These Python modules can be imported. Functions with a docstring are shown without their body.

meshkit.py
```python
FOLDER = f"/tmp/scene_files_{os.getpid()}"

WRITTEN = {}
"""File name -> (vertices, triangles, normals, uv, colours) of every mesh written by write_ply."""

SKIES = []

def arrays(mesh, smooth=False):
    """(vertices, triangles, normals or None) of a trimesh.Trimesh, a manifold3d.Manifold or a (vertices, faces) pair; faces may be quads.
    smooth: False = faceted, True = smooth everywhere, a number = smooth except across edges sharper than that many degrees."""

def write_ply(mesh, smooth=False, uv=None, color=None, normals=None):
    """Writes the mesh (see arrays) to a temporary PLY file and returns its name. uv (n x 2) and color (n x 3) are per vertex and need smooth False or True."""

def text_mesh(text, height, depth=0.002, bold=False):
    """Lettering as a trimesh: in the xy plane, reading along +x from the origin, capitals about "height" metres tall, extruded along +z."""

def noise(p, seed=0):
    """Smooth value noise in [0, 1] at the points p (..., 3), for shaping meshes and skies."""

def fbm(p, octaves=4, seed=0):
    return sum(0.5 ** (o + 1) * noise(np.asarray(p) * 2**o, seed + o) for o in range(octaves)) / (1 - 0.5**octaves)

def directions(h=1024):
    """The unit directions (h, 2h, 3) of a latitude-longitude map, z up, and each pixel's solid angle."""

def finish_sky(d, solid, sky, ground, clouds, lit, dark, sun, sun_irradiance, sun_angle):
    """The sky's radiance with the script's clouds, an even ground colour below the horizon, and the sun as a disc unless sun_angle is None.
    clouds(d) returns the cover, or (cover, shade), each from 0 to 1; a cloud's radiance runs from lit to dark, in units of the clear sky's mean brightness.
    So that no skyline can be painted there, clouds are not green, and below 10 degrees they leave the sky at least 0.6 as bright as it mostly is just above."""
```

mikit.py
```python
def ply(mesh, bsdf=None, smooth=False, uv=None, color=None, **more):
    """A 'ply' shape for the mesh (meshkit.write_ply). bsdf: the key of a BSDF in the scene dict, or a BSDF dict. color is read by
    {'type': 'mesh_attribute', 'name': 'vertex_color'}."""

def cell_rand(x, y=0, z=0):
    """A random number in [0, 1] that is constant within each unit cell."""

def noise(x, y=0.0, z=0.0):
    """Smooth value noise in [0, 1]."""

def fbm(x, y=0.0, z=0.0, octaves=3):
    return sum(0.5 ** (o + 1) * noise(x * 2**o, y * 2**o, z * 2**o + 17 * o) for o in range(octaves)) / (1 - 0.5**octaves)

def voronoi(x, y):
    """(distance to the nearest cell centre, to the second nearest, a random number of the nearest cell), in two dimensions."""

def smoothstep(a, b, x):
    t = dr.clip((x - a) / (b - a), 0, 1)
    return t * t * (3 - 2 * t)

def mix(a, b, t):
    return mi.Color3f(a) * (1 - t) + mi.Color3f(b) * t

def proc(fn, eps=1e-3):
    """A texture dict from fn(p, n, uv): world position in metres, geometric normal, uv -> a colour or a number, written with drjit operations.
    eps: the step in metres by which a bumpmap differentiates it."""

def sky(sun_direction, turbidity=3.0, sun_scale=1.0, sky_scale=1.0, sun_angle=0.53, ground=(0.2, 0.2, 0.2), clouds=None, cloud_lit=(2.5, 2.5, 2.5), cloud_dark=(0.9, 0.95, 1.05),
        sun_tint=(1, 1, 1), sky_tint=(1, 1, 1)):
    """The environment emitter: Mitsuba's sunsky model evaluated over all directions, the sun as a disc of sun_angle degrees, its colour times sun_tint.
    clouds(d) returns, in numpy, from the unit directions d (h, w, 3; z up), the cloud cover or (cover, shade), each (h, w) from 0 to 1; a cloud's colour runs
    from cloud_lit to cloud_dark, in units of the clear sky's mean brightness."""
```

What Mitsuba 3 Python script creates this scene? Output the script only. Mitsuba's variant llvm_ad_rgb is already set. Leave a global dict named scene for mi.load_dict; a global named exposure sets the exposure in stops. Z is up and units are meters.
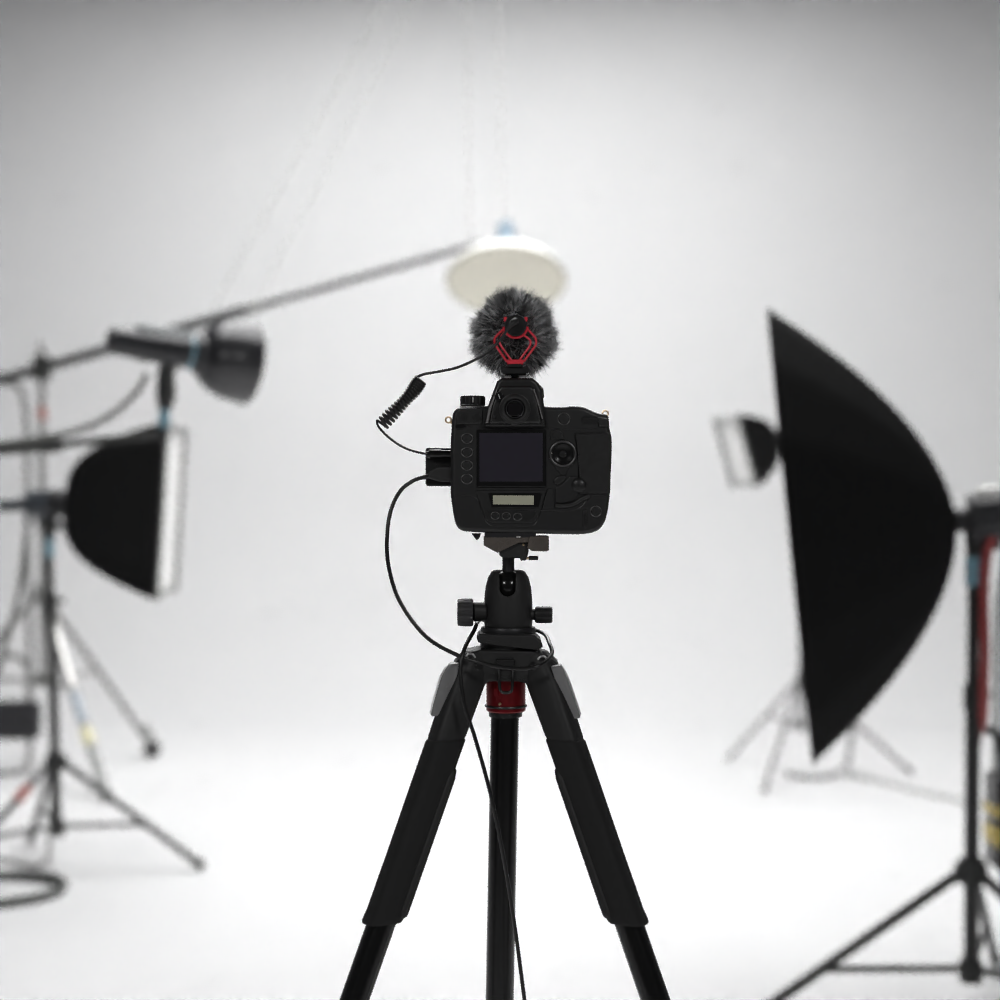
import math, random
import numpy as np, trimesh, manifold3d, mitsuba as mi, mikit, meshkit
import drjit as dr
from shapely.geometry import Polygon

T = mi.ScalarTransform4f
rng = np.random.default_rng(7)
scene, labels = {'type': 'scene'}, {}

# ------------------------------------------------------------------ camera, lights, exposure
F, D0, H = 1000 / 0.6, 1000 / 0.6 / 1000, 1.35        # focal length in pixels, focus distance, eye height
scene['viewer'] = {'type': 'thinlens', 'fov': 2 * math.degrees(math.atan(0.3)), 'fov_axis': 'x', 'aperture_radius': 0.0090,
                   'focus_distance': D0 + 0.004, 'near_clip': 0.05, 'far_clip': 100.0,
                   'to_world': T().look_at(origin=[0, 0, H], target=[0, 1, H], up=[0, 0, 1])}
exposure = 0.0
PANEL = dict(x=0.0, y=6.75, z=5.0, hw=2.05, hl=3.05, power=4.4)                  # wide bank hung over the cove
FILLS = [(-1.65, -1.05, 2.95), (1.65, -1.05, 2.95)]                              # pair of square banks behind the photographer
FILL_POWER, FILL_HALF = 14.0, 0.32

# ------------------------------------------------------------------ helpers
def at(px, py, d):
    return np.array([(px - 500) / F * d, d, H - (py - 500) / F * d])

def S(px, py, y=0.0):                                  # millimetres about the tripod's camera: 1 unit = 1 mm, y goes away
    return np.array([(px - 500) / 1000, D0 + y / 1000, H - (py - 500) / 1000])

def unit(v):
    v = np.asarray(v, float)
    return v / np.linalg.norm(v)

def frame(a):
    a = unit(a)
    b = unit(np.cross(a, [0, 0, 1] if abs(a[2]) < 0.95 else [1, 0, 0]))
    return b, np.cross(b, a)

def fixed(m):
    if m.volume < 0:
        m.invert()
    return m

def loft(rings, caps=True, closed=False):
    n, k = len(rings[0]), len(rings)
    v = np.vstack(rings)
    i = np.arange(n); j = (i + 1) % n
    f = []
    for r in range(k if closed else k - 1):
        a, b = r * n, ((r + 1) % k) * n
        f += [np.stack([a + i, a + j, b + j], 1), np.stack([a + i, b + j, b + i], 1)]
    if caps and not closed:
        c0, c1 = len(v), len(v) + 1
        v = np.vstack([v, rings[0].mean(0), rings[-1].mean(0)])
        f += [np.stack([i * 0 + c0, j, i], 1), np.stack([i * 0 + c1, (k - 1) * n + i, (k - 1) * n + j], 1)]
    return fixed(trimesh.Trimesh(v, np.vstack(f), process=False))

def spline(pts, n=8):
    p = np.asarray(pts, float)
    p = np.vstack([2 * p[0] - p[1], p, 2 * p[-1] - p[-2]])
    t = np.linspace(0, 1, n, endpoint=False)[:, None]
    out = []
    for a, b, c, d in zip(p[:-3], p[1:-2], p[2:-1], p[3:]):
        out.append(0.5 * (2 * b + (c - a) * t + (2 * a - 5 * b + 4 * c - d) * t**2 + (3 * b - a - 3 * c + d) * t**3))
    return np.vstack(out + [p[-2:-1]])

def tube(pts, r, n=12, closed=False):
    p = np.asarray(pts, float)
    k = len(p)
    r = np.broadcast_to(r, (k,))
    tan = np.roll(p, -1, 0) - np.roll(p, 1, 0) if closed else np.gradient(p, axis=0)
    tan /= np.linalg.norm(tan, axis=1, keepdims=True) + 1e-12
    b, _ = frame(tan[0])
    ang = np.arange(n) * 2 * np.pi / n
    rings = []
    for q, t, rr in zip(p, tan, r):
        b = unit(b - t * (b @ t))
        rings.append(q + rr * (np.cos(ang)[:, None] * b + np.sin(ang)[:, None] * np.cross(t, b)))
    return loft(rings, closed=closed)

def rod(a, b, r, r2=None, n=16):
    a, b = np.asarray(a, float), np.asarray(b, float)
    r2 = r if r2 is None else r2
    e = min(0.0015, 0.3 * min(r, r2), 0.2 * np.linalg.norm(b - a))
    u = unit(b - a)
    return tube([a, a + u * e, b - u * e, b], [r - e, r, r2, r2 - e], n)

def lathe(profile, origin, axis, n=40, flute=None):   # profile: (radius, distance along axis)
    b, c = frame(axis)
    ang = np.arange(n) * 2 * np.pi / n
    rings = []
    for r, h in profile:
        rr = max(r, 1e-5) * (np.ones(n) if flute is None else 1 - flute[1] * (np.cos(ang * flute[0]) > 0.2))
        rings.append(np.asarray(origin) + unit(axis) * h + rr[:, None] * (np.cos(ang)[:, None] * b + np.sin(ang)[:, None] * c))
    return loft(rings)

def rbox(center, half, r, axes=np.eye(3)):
    s = trimesh.creation.icosphere(1).vertices * r
    h = np.asarray(half, float) - r
    p = np.vstack([s + np.array([i, j, k]) * h for i in (-1, 1) for j in (-1, 1) for k in (-1, 1)])
    return trimesh.convex.convex_hull(p @ np.asarray(axes) + center)

def join(*m):
    return trimesh.util.concatenate(list(m))

def soft_poly(pts, q):
    p = Polygon(pts)
    if q > 0:
        p = p.buffer(-q, quad_segs=6).buffer(2 * q, quad_segs=6).buffer(-q, quad_segs=6)
    c = np.array(p.exterior.coords)[:-1]
    keep = np.linalg.norm(c - np.roll(c, 1, 0), axis=1) > 0.05
    c = c[keep]
    return c if Polygon(c).exterior.is_ccw else c[::-1]

def slab(pts, y0, y1, r=1.0, q=1.5, ends=(True, True), put=S):
    """A plate with rounded edges: the outline in millimetres as seen from the back, from depth y0 (near) to y1 (far)."""
    c = soft_poly(pts, q)
    e0, e1 = c - np.roll(c, 1, 0), np.roll(c, -1, 0) - c
    n0 = np.stack([e0[:, 1], -e0[:, 0]], 1) / np.linalg.norm(e0, axis=1, keepdims=True)
    n1 = np.stack([e1[:, 1], -e1[:, 0]], 1) / np.linalg.norm(e1, axis=1, keepdims=True)
    m = n0 + n1
    m = m / np.maximum((m * m).sum(1, keepdims=True) / 2, 0.6)
    arc = np.radians([0, 25, 50, 75, 90])
    steps = [(r * (1 - math.sin(a)), y0 + r * (1 - math.cos(a))) for a in arc] if ends[0] else [(0, y0)]
    steps += [(r * (1 - math.sin(a)), y1 - r * (1 - math.cos(a))) for a in arc[::-1]] if ends[1] else [(0, y1)]
    rings2 = [c - m * o for o, _ in steps]
    n, k = len(c), len(steps)
    v = np.vstack([[put(x, y, d) for x, y in ring] for ring, (_, d) in zip(rings2, steps)])
    i = np.arange(n); j = (i + 1) % n
    f = []
    for s in range(k - 1):
        f += [np.stack([s * n + i, s * n + j, (s + 1) * n + j], 1), np.stack([s * n + i, (s + 1) * n + j, (s + 1) * n + i], 1)]
    t0 = np.asarray(manifold3d.triangulate([rings2[0]])); t1 = np.asarray(manifold3d.triangulate([rings2[-1]])) + (k - 1) * n
    f += [t0[:, ::-1], t1]
    return fixed(trimesh.Trimesh(v, np.vstack(f), process=False))

def solid(m):
    m = m.copy(); m.merge_vertices()
    return manifold3d.Manifold(manifold3d.Mesh(vert_properties=np.asarray(m.vertices, np.float32), tri_verts=np.asarray(m.faces, np.uint32)))

def numbered(key):
    used = lambda k: k in scene or k in labels or any(x.startswith(k + '__') for x in scene)
    if not used(key):
        return key
    n = 1
    while used(f'{key}_{n:03d}'):
        n += 1
    return f'{key}_{n:03d}'

def thing(name, label, cat, group=None):
    key = numbered(name)
    labels[key] = {'label': label, 'category': cat}
    if group:
        labels[key]['group'] = group
    return key

def part(parent, name, mesh, mat, smooth=35, label=None, kind=None, **more):
    key = numbered(f'{parent}__{name}' if parent else name)
    scene[key] = mikit.ply(mesh, mat, smooth=smooth, **more)
    said = {k: v for k, v in (('label', label), ('kind', kind)) if v}
    if said:
        labels[key] = said
    return key

def single(name, mesh, mat, label, cat, smooth=35, group=None):
    key = part(None, name, mesh, mat, smooth)
    labels[key] = {'label': label, 'category': cat, **({'group': group} if group else {})}
    return key

def structure(name, mesh, mat, label, smooth=False):
    key = part(None, name, mesh, mat, smooth, label, 'structure')
    return key

# ------------------------------------------------------------------ materials
def mat(name, color, rough=0.5, metal=0.0, spec=0.5, **more):
    scene['m_' + name] = {'type': 'twosided', 'bsdf': {'type': 'principled', 'base_color': color if isinstance(color, dict) else {'type': 'rgb', 'value': list(color) if not isinstance(color, float) else [color] * 3},
                          'roughness': rough, 'metallic': metal, 'specular': spec, **more}}
    return 'm_' + name

def bumpy(name, color, rough, fn, scale=1.0, spec=0.5):
    scene['m_' + name] = {'type': 'twosided', 'bsdf': {'type': 'bumpmap', 'scale': scale, 'arbitrary': mikit.proc(fn, eps=2e-4), 'nested': {
        'type': 'principled', 'base_color': {'type': 'rgb', 'value': [color] * 3}, 'roughness': rough, 'specular': spec}}}
    return 'm_' + name

def cyc_color(p, n, uv):                               # matt white paint with faint roller patches and a few scuffs low on the floor
    a = mikit.fbm(p.x * 1.3, p.y * 1.3, p.z * 1.3)
    s = mikit.smoothstep(0.70, 0.80, mikit.fbm(p.x * 5 + 3, p.y * 2, p.z * 5, 4))
    return mikit.mix((0.865, 0.865, 0.868), (0.885, 0.885, 0.887), a) * (1 - 0.03 * s)

scene['m_cyc'] = {'type': 'twosided', 'bsdf': {'type': 'diffuse', 'reflectance': mikit.proc(cyc_color)}}
M_WALL = mat('grey_wall', (0.16, 0.16, 0.17), 0.9)
M_CEIL = mat('dark_ceiling', (0.05, 0.05, 0.052), 0.9)
BODY = bumpy('camera_shell', 0.010, 0.40, lambda p, n, uv: mikit.noise(p.x * 2600, p.y * 2600, p.z * 2600), 0.00006, 0.65)
GRIP = bumpy('leather_rubber', 0.014, 0.55, lambda p, n, uv: mikit.noise(p.x * 900, p.y * 900, p.z * 900), 0.0012)
PLASTIC = mat('black_plastic', 0.012, 0.38)
SATIN = mat('black_satin', 0.016, 0.55)
GLOSS = mat('black_gloss', 0.008, 0.16)
RUBBER = mat('black_rubber', 0.016, 0.7, spec=0.35)
SCREEN = mat('screen_glass', (0.034, 0.031, 0.042), 0.14)
EYEGLASS = mat('eyepiece_glass', (0.006, 0.005, 0.006), 0.05, spec=0.8)
LCD = mat('lcd_panel', (0.50, 0.50, 0.38), 0.35)
SILVER = mat('silver', (0.80, 0.79, 0.77), 0.34, 0.85)
BRASS = mat('brass', (0.75, 0.58, 0.36), 0.3, 1.0)
GREYCAP = mat('grey_cap', (0.30, 0.30, 0.30), 0.32, 0.35)
TRIM = mat('trim_gloss', (0.035, 0.03, 0.03), 0.3, spec=0.9)
HIGHGREY = mat('highlight_grey', (0.55, 0.57, 0.58), 0.35)
EDGE = mat('polished_edge', (0.92, 0.92, 0.90), 0.24, 1.0)
RIM = mat('highlight_rim', (0.034, 0.033, 0.033), 0.35, spec=0.8)  # lighter albedo paints in the light caught along control rims
KNOB = mat('knob_grey', (0.06, 0.06, 0.062), 0.35, 0.3)
DARKMETAL = mat('dark_metal', (0.035, 0.035, 0.037), 0.4, 0.5)
BRONZE = mat('bronze_plate', (0.13, 0.112, 0.098), 0.45, 0.4)
REDANO = mat('red_anodised', (0.20, 0.008, 0.012), 0.32, 0.45)
RED = mat('red_plastic', (0.78, 0.035, 0.06), 0.4)
FABRIC = mat('black_fabric', 0.014, 0.95, spec=0.08)
DIFFUSER = mat('white_diffuser', (0.86, 0.86, 0.85), 0.8, spec=0.2)
LIP = mat('grey_lip', (0.20, 0.21, 0.20), 0.8)
SOCK = mat('beige_sock', (0.86, 0.825, 0.71), 0.85)
WHITEPAINT = mat('white_enamel', (0.86, 0.86, 0.84), 0.4)
CYAN = mat('cyan_plastic', (0.24, 0.45, 0.55), 0.4)
STAND = mat('stand_black', (0.022, 0.024, 0.022), 0.42)
STEEL = mat('steel', (0.30, 0.30, 0.29), 0.4, 0.8)
HEAD = mat('strobe_shell', (0.018, 0.019, 0.022), 0.30)
HEADGREY = mat('strobe_grey', (0.035, 0.042, 0.05), 0.32)
BOWL = mat('reflector_black', (0.022, 0.022, 0.025), 0.28, spec=0.7, clearcoat=0.35, clearcoat_gloss=0.7)
CABLEGREY = mat('cable_grey', (0.13, 0.135, 0.125), 0.55)
CABLEPALE = mat('cable_pale', (0.36, 0.37, 0.36), 0.6)
STREAKPALE = mat('streak_pale', (0.42, 0.42, 0.41), 0.7)  # only for the rods that imitate wall shadow streaks
CABLEBLACK = mat('cable_black', 0.012, 0.30)
CABLERED = mat('cable_red', (0.34, 0.05, 0.05), 0.5)
YELLOW = mat('yellow', (0.58, 0.44, 0.08), 0.5)
REDTAPE = mat('red_tape', (0.42, 0.09, 0.07), 0.6)
scene['m_fur'] = {'type': 'twosided', 'bsdf': {'type': 'principled', 'base_color': {'type': 'mesh_attribute', 'name': 'vertex_color'}, 'roughness': 0.5, 'specular': 0.4}}

# ------------------------------------------------------------------ the studio: white cove, grey side walls, dark ceiling
XW, YB, YW, R, ZC = 5.6, -4.0, 11.3, 1.45, 6.2
def sheet(profile, thick=0.05):                        # (y, z) line swept from wall to wall, with a thickness below and behind
    p = np.array(profile, float)
    t = np.gradient(p, axis=0); t /= np.linalg.norm(t, axis=1, keepdims=True)
    q = p + thick * np.stack([t[:, 1], -t[:, 0]], 1)
    ring = np.vstack([p, q[::-1]])
    return [np.column_stack([np.full(len(ring), x), ring]) for x in (-XW, XW)]
ang = np.linspace(0, np.pi / 2, 33)
cove = [(YW - R + R * math.sin(a), R - R * math.cos(a)) for a in ang]
def strip(profile):
    r0, r1 = sheet(profile)
    n = len(r0); i = np.arange(n); j = (i + 1) % n
    tri = np.asarray(manifold3d.triangulate([np.ascontiguousarray(r0[:, 1:])]))
    f = np.vstack([np.stack([i, j, n + j], 1), np.stack([i, n + j, n + i], 1), tri, tri[:, ::-1] + n])
    return fixed(trimesh.Trimesh(np.vstack([r0, r1]), f, process=False))
structure('floor', strip([(YB, 0), (2.0, 0), (YW - R, 0)]), 'm_cyc', 'white painted studio floor')
structure('wall_back', strip(cove + [(YW, 3.5), (YW, ZC)]), 'm_cyc', 'white curved studio cove wall behind the lights', 20)
structure('wall_left', trimesh.creation.box(bounds=[[-XW - 0.1, YB, 0], [-XW, YW + 0.05, ZC]]), M_WALL, 'grey studio side wall')
structure('wall_right', trimesh.creation.box(bounds=[[XW, YB, 0], [XW + 0.1, YW + 0.05, ZC]]), M_WALL, 'grey studio side wall')
structure('wall_front', trimesh.creation.box(bounds=[[-XW, YB - 0.1, 0], [XW, YB, ZC]]), M_WALL, 'grey studio wall')
structure('ceiling', trimesh.creation.box(bounds=[[-XW, YB, ZC], [XW, YW + 0.05, ZC + 0.1]]), M_CEIL, 'dark studio ceiling')
x, y, z, hw, hl, power = (PANEL[k] for k in ('x', 'y', 'z', 'hw', 'hl', 'power'))
t = thing('overhead_light', 'wide white light bank hung under the ceiling over the cove', 'studio light')
face = trimesh.Trimesh([[x - hw, y - hl, z], [x + hw, y - hl, z], [x + hw, y + hl, z], [x - hw, y + hl, z]], [[0, 2, 1], [0, 3, 2]], process=False)
part(t, 'diffuser', face, DIFFUSER, False, emitter={'type': 'area', 'radiance': {'type': 'rgb', 'value': [power, power, power]}})
part(t, 'housing', trimesh.creation.box(bounds=[[x - hw - 0.03, y - hl - 0.03, z + 0.005], [x + hw + 0.03, y + hl + 0.03, z + 0.2]]), FABRIC, False)
for sx in (-1, 1):
    for sy in (-1, 1):
        part(t, 'hanger', rod([x + sx * hw * 0.8, y + sy * hl * 0.8, z + 0.19], [x + sx * hw * 0.8, y + sy * hl * 0.8, ZC], 0.02), STAND)
for p in FILLS:
    t = thing('front_light', 'square white light bank hung %s behind the photographer' % ('left' if p[0] < 0 else 'right'), 'studio light')
    p = np.array(p)
    a = unit([0, D0, 1.2] - p); u, v = frame(a)
    h = FILL_HALF
    q = np.array([p - u * h - v * h, p + u * h - v * h, p + u * h + v * h, p - u * h + v * h])
    f = np.array([[0, 1, 2], [0, 2, 3]])
    if np.cross(q[1] - q[0], q[2] - q[0]) @ a < 0:
        f = f[:, ::-1]
    part(t, 'diffuser', trimesh.Trimesh(q, f, process=False), DIFFUSER, False, emitter={'type': 'area', 'radiance': {'type': 'rgb', 'value': [FILL_POWER] * 3}})
    part(t, 'housing', rbox(p - a * 0.12, (h + 0.02, h + 0.02, 0.11), 0.02, np.array([u, v, a])), FABRIC)
    part(t, 'hanger', rod(p - a * 0.12, [*(p - a * 0.12)[:2], ZC], 0.02), STAND)

# ------------------------------------------------------------------ camera on the tripod (seen from the back), millimetres in picture units
def Z(*pts):
    return [(440 + x * 0.18, 370 + y * 0.18) for x, y in pts]
def disc(zx, zy, r, y0, y1, name, m, bev=0.6, n=32, parent=None, oval=1.0):
    (cx, cy), = Z((zx, zy))
    return part(parent or cam, name, slab([(cx + r * math.cos(a), cy + r * oval * math.sin(a)) for a in np.linspace(0, 2 * np.pi, n, endpoint=False)], y0, y1, bev, 0, (True, False)), m)
cam = thing('dslr_camera', 'black digital camera with rear screen mounted on the centre tripod', 'camera')
outline = Z((64, 300), (70, 236), (100, 205), (250, 200), (330, 190), (500, 190), (595, 204), (690, 205), (740, 198), (800, 204), (845, 226), (880, 240), (938, 246), (943, 330), (957, 380), (955, 480), (950, 580), (945, 690),
            (936, 770), (920, 840), (890, 885), (850, 905), (780, 915), (560, 910), (300, 906), (130, 898), (98, 880), (80, 840), (66, 750), (58, 690), (60, 560), (58, 420))
def cut_corners(p, times=2):
    p = np.array(p, float)
    for _ in range(times):
        q = np.roll(p, -1, 0)
        p = np.stack([0.8 * p + 0.2 * q, 0.2 * p + 0.8 * q], 1).reshape(-1, 2)
    return p
shell = solid(slab(cut_corners(outline), 0, 62, 4.5, 3.0))
front_grip = solid(slab(Z((770, 250), (930, 260), (945, 420), (935, 690), (905, 870), (800, 895), (760, 700)), 55, 86, 10.0, 3.0))
shell = shell + front_grip
def groove(shellm, zpts, r=0.7, y=0.0, close=False):
    p = np.array([S(px, py, y) for px, py in Z(*zpts)])
    p = spline(p, 6)
    return shellm - solid(tube(p, r / 1000, 8))
shell = groove(shell, [(40, 690), (130, 697), (190, 705), (215, 730), (235, 790), (250, 830), (290, 865), (400, 872), (500, 866), (535, 845), (560, 780), (590, 690), (600, 655)])
shell = groove(shell, [(60, 318), (160, 312), (260, 318)], 0.6)
shell = groove(shell, [(560, 780), (640, 782), (700, 785), (770, 768), (820, 720), (850, 700), (960, 702)])
shell = groove(shell, [(595, 322), (700, 330), (800, 330), (960, 322)], 0.6)
shell = groove(shell, [(745, 350), (760, 420), (772, 500), (772, 590), (772, 690)], 0.8)
part(cam, 'body', shell, BODY, 30)
# viewfinder hump
hump = slab(Z((243, 318), (262, 215), (300, 110), (318, 62), (345, 46), (512, 46), (545, 72), (568, 120), (578, 200), (592, 318)), -7, 58, 4.0, 2.0)
part(cam, 'viewfinder_housing', hump, PLASTIC, 40)
part(cam, 'viewfinder_face', slab(Z((268, 300), (288, 200), (318, 118), (340, 92), (505, 92), (528, 118), (548, 200), (565, 300)), -9, 0, 2.5, 2.0), BODY, 40)
for xs in ([(250, 300), (268, 210), (312, 108), (322, 112), (290, 205), (272, 298)], [(556, 255), (545, 205), (512, 112), (524, 104), (556, 190), (574, 290)]):
    xm, ym = np.mean(Z(*xs), 0)
    sg = -1 if xm < 510 else 1
    part(cam, 'side_trim', slab(Z(*xs), -10, -4, 1.0, 0.4, put=lambda x, y, d: S(x, y, d + sg * 0.28 * (x - xm) - 0.10 * (y - ym))), TRIM)
part(cam, 'side_cap', slab(Z((545, 72), (575, 100), (580, 148), (560, 150), (545, 110)), 5, 30, 1.5, 0.6), GLOSS)
ex, ey = Z((415, 222))[0]
part(cam, 'eyecup', lathe([(0.0095, 0.0), (0.0152, 0.0), (0.0155, 0.006), (0.0148, 0.0105), (0.0125, 0.0125), (0.0105, 0.0115), (0.0095, 0.006), (0.0095, 0.0)][:-1], S(ex, ey, -8), [0, -1, 0]), SATIN)
e = part(cam, 'eyepiece', slab(Z((372, 190), (456, 190), (456, 240), (440, 262), (390, 262), (372, 240)), -16, -8, 0.8, 1.5), EYEGLASS)
part(cam, 'eyepiece_ring', tube([S(ex + 8.7 * math.cos(a), ey + 8.7 * math.sin(a), -16.5) for a in np.linspace(0, 2 * np.pi, 40, endpoint=False)], 0.0007, 8, True), DARKMETAL)
part(cam, 'eyecup_rim', tube([S(ex + 15.0 * math.cos(a), ey + 15.0 * math.sin(a), -15.5) for a in np.linspace(0, 2 * np.pi, 56, endpoint=False)], 0.0006, 8, True), RIM)
k = disc(328, 152, 4.6, -14, -5, 'diopter_knob', GLOSS)
part(k, 'mark', slab(Z((322, 140), (326, 138), (336, 164), (332, 167)), -14.6, -13.5, 0.3, 0), SILVER)
for zx in (302, 548):
    disc(zx, 262, 1.5, -11, -6, 'screw', DARKMETAL, 0.3, 16)
# hot shoe
for x0, x1 in ((504.5, 511), (519, 525.5)):
    part(cam, 'shoe_rail', slab([(x0, 374.5), (x1, 374.5), (x1, 377.8), (x0, 377.8)], 8, 34, 0.6, 0.3), SILVER)
# top left: release dial and its plate
part(cam, 'dial_plate', slab(Z((108, 200), (118, 190), (245, 190), (245, 212), (112, 214)), 4, 44, 1.5, 0.6), PLASTIC)
part(cam, 'dial_ring', slab(Z((112, 202), (205, 202), (205, 214), (112, 214)), 2.5, 8, 0.7, 0.4), SILVER)
d = part(cam, 'mode_dial', lathe([(0.0, 0), (0.0122, 0), (0.0128, 0.001), (0.0128, 0.0085), (0.0118, 0.0098), (0, 0.0098)], S(472.3, 404.5, 24), [0, 0, 1], 96, (12, 0.09)), PLASTIC)
part(d, 'index_mark', slab(Z((178, 146), (186, 146), (186, 176), (178, 176)), 10, 13, 0.3, 0), SILVER)
for px, py, s in ((447.5, 418.5, -1), (607.2, 412.0, 1)):
    l = part(cam, 'strap_lug', tube([S(px + 2.9 * math.cos(a), py + 2.9 * math.sin(a), 30) for a in np.linspace(0, 2 * np.pi, 24, endpoint=False)], 0.0009, 8, True), BRASS)
    part(l, 'pin', rod(S(px - s * 1.5, py + 1.5, 30), S(px - s * 7, py + 5, 30), 0.0016), BRASS)
part(cam, 'port_cover', slab(Z((62, 330), (80, 322), (90, 400), (88, 470), (62, 470)), 6, 40, 1.5, 0.5), RUBBER)
# left shoulder facets and buttons
part(cam, 'shoulder_panel', slab(Z((92, 232), (110, 215), (240, 214), (234, 300), (90, 304)), -2, 4, 1.5, 1.0), BODY)
for zx in (132, 205):
    disc(zx, 263, 4.3, -2.8, 0, 'top_button', PLASTIC)
part(cam, 'shoulder_chrome', slab(Z((86, 305), (140, 300), (146, 318), (120, 332), (86, 330)), -1.5, 3, 1.0, 0.8), GLOSS)
# screen
part(cam, 'screen_bezel', slab(Z((205, 332), (588, 332), (588, 650), (205, 650)), -2.6, 2, 0.8, 0.6), GLOSS)
part(cam, 'screen', slab(Z((219, 350), (571, 350), (570, 620), (219, 620)), -2.9, 1, 0.15, 0.2), SCREEN, label='dark rear screen')
def ringed(zx, zy, r, name, oval=1.0):
    b = disc(zx, zy, r - 0.9, -1.3, 2, name, BODY, 0.7, 28, oval=oval)
    (cx, cy), = Z((zx, zy))
    part(b, 'rim', tube([S(cx + r * math.cos(a), cy + r * oval * math.sin(a), -0.1) for a in np.linspace(0, 2 * np.pi, 36, endpoint=False)], 0.0006, 8, True), RIM)
for zy in (380, 457, 530, 606):
    ringed(150, zy, 5.6, 'side_button', 0.85)
# lower display with three buttons
part(cam, 'lower_panel', slab(Z((195, 668), (590, 668), (560, 775), (535, 838), (505, 852), (290, 852), (252, 830), (235, 775), (212, 715)), -1.4, 2, 1.0, 1.2), BODY)
part(cam, 'display_frame', slab(Z((268, 684), (566, 684), (546, 768), (288, 768)), -2.4, 2, 0.7, 0.8), GLOSS)
part(cam, 'display', slab(Z((294, 696), (522, 698), (521, 750), (294, 746)), -2.7, 1, 0.15, 0.2), LCD, label='small grey green status display')
part(cam, 'button_tray', slab(Z((252, 782), (535, 782), (520, 826), (490, 842), (300, 842), (266, 826)), -2.2, 2, 0.7, 1.0), PLASTIC)
for zx, zy in ((306, 810), (368, 812), (431, 816)):
    b = disc(zx, zy, 3.3, -3.6, 0, 'lower_button', PLASTIC, 0.8, 24, oval=0.85)
    (cx, cy), = Z((zx, zy))
    part(b, 'rim', tube([S(cx + 4.2 * math.cos(a), cy + 3.6 * math.sin(a), -2.3) for a in np.linspace(0, 2 * np.pi, 32, endpoint=False)], 0.00055, 8, True), RIM)
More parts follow.
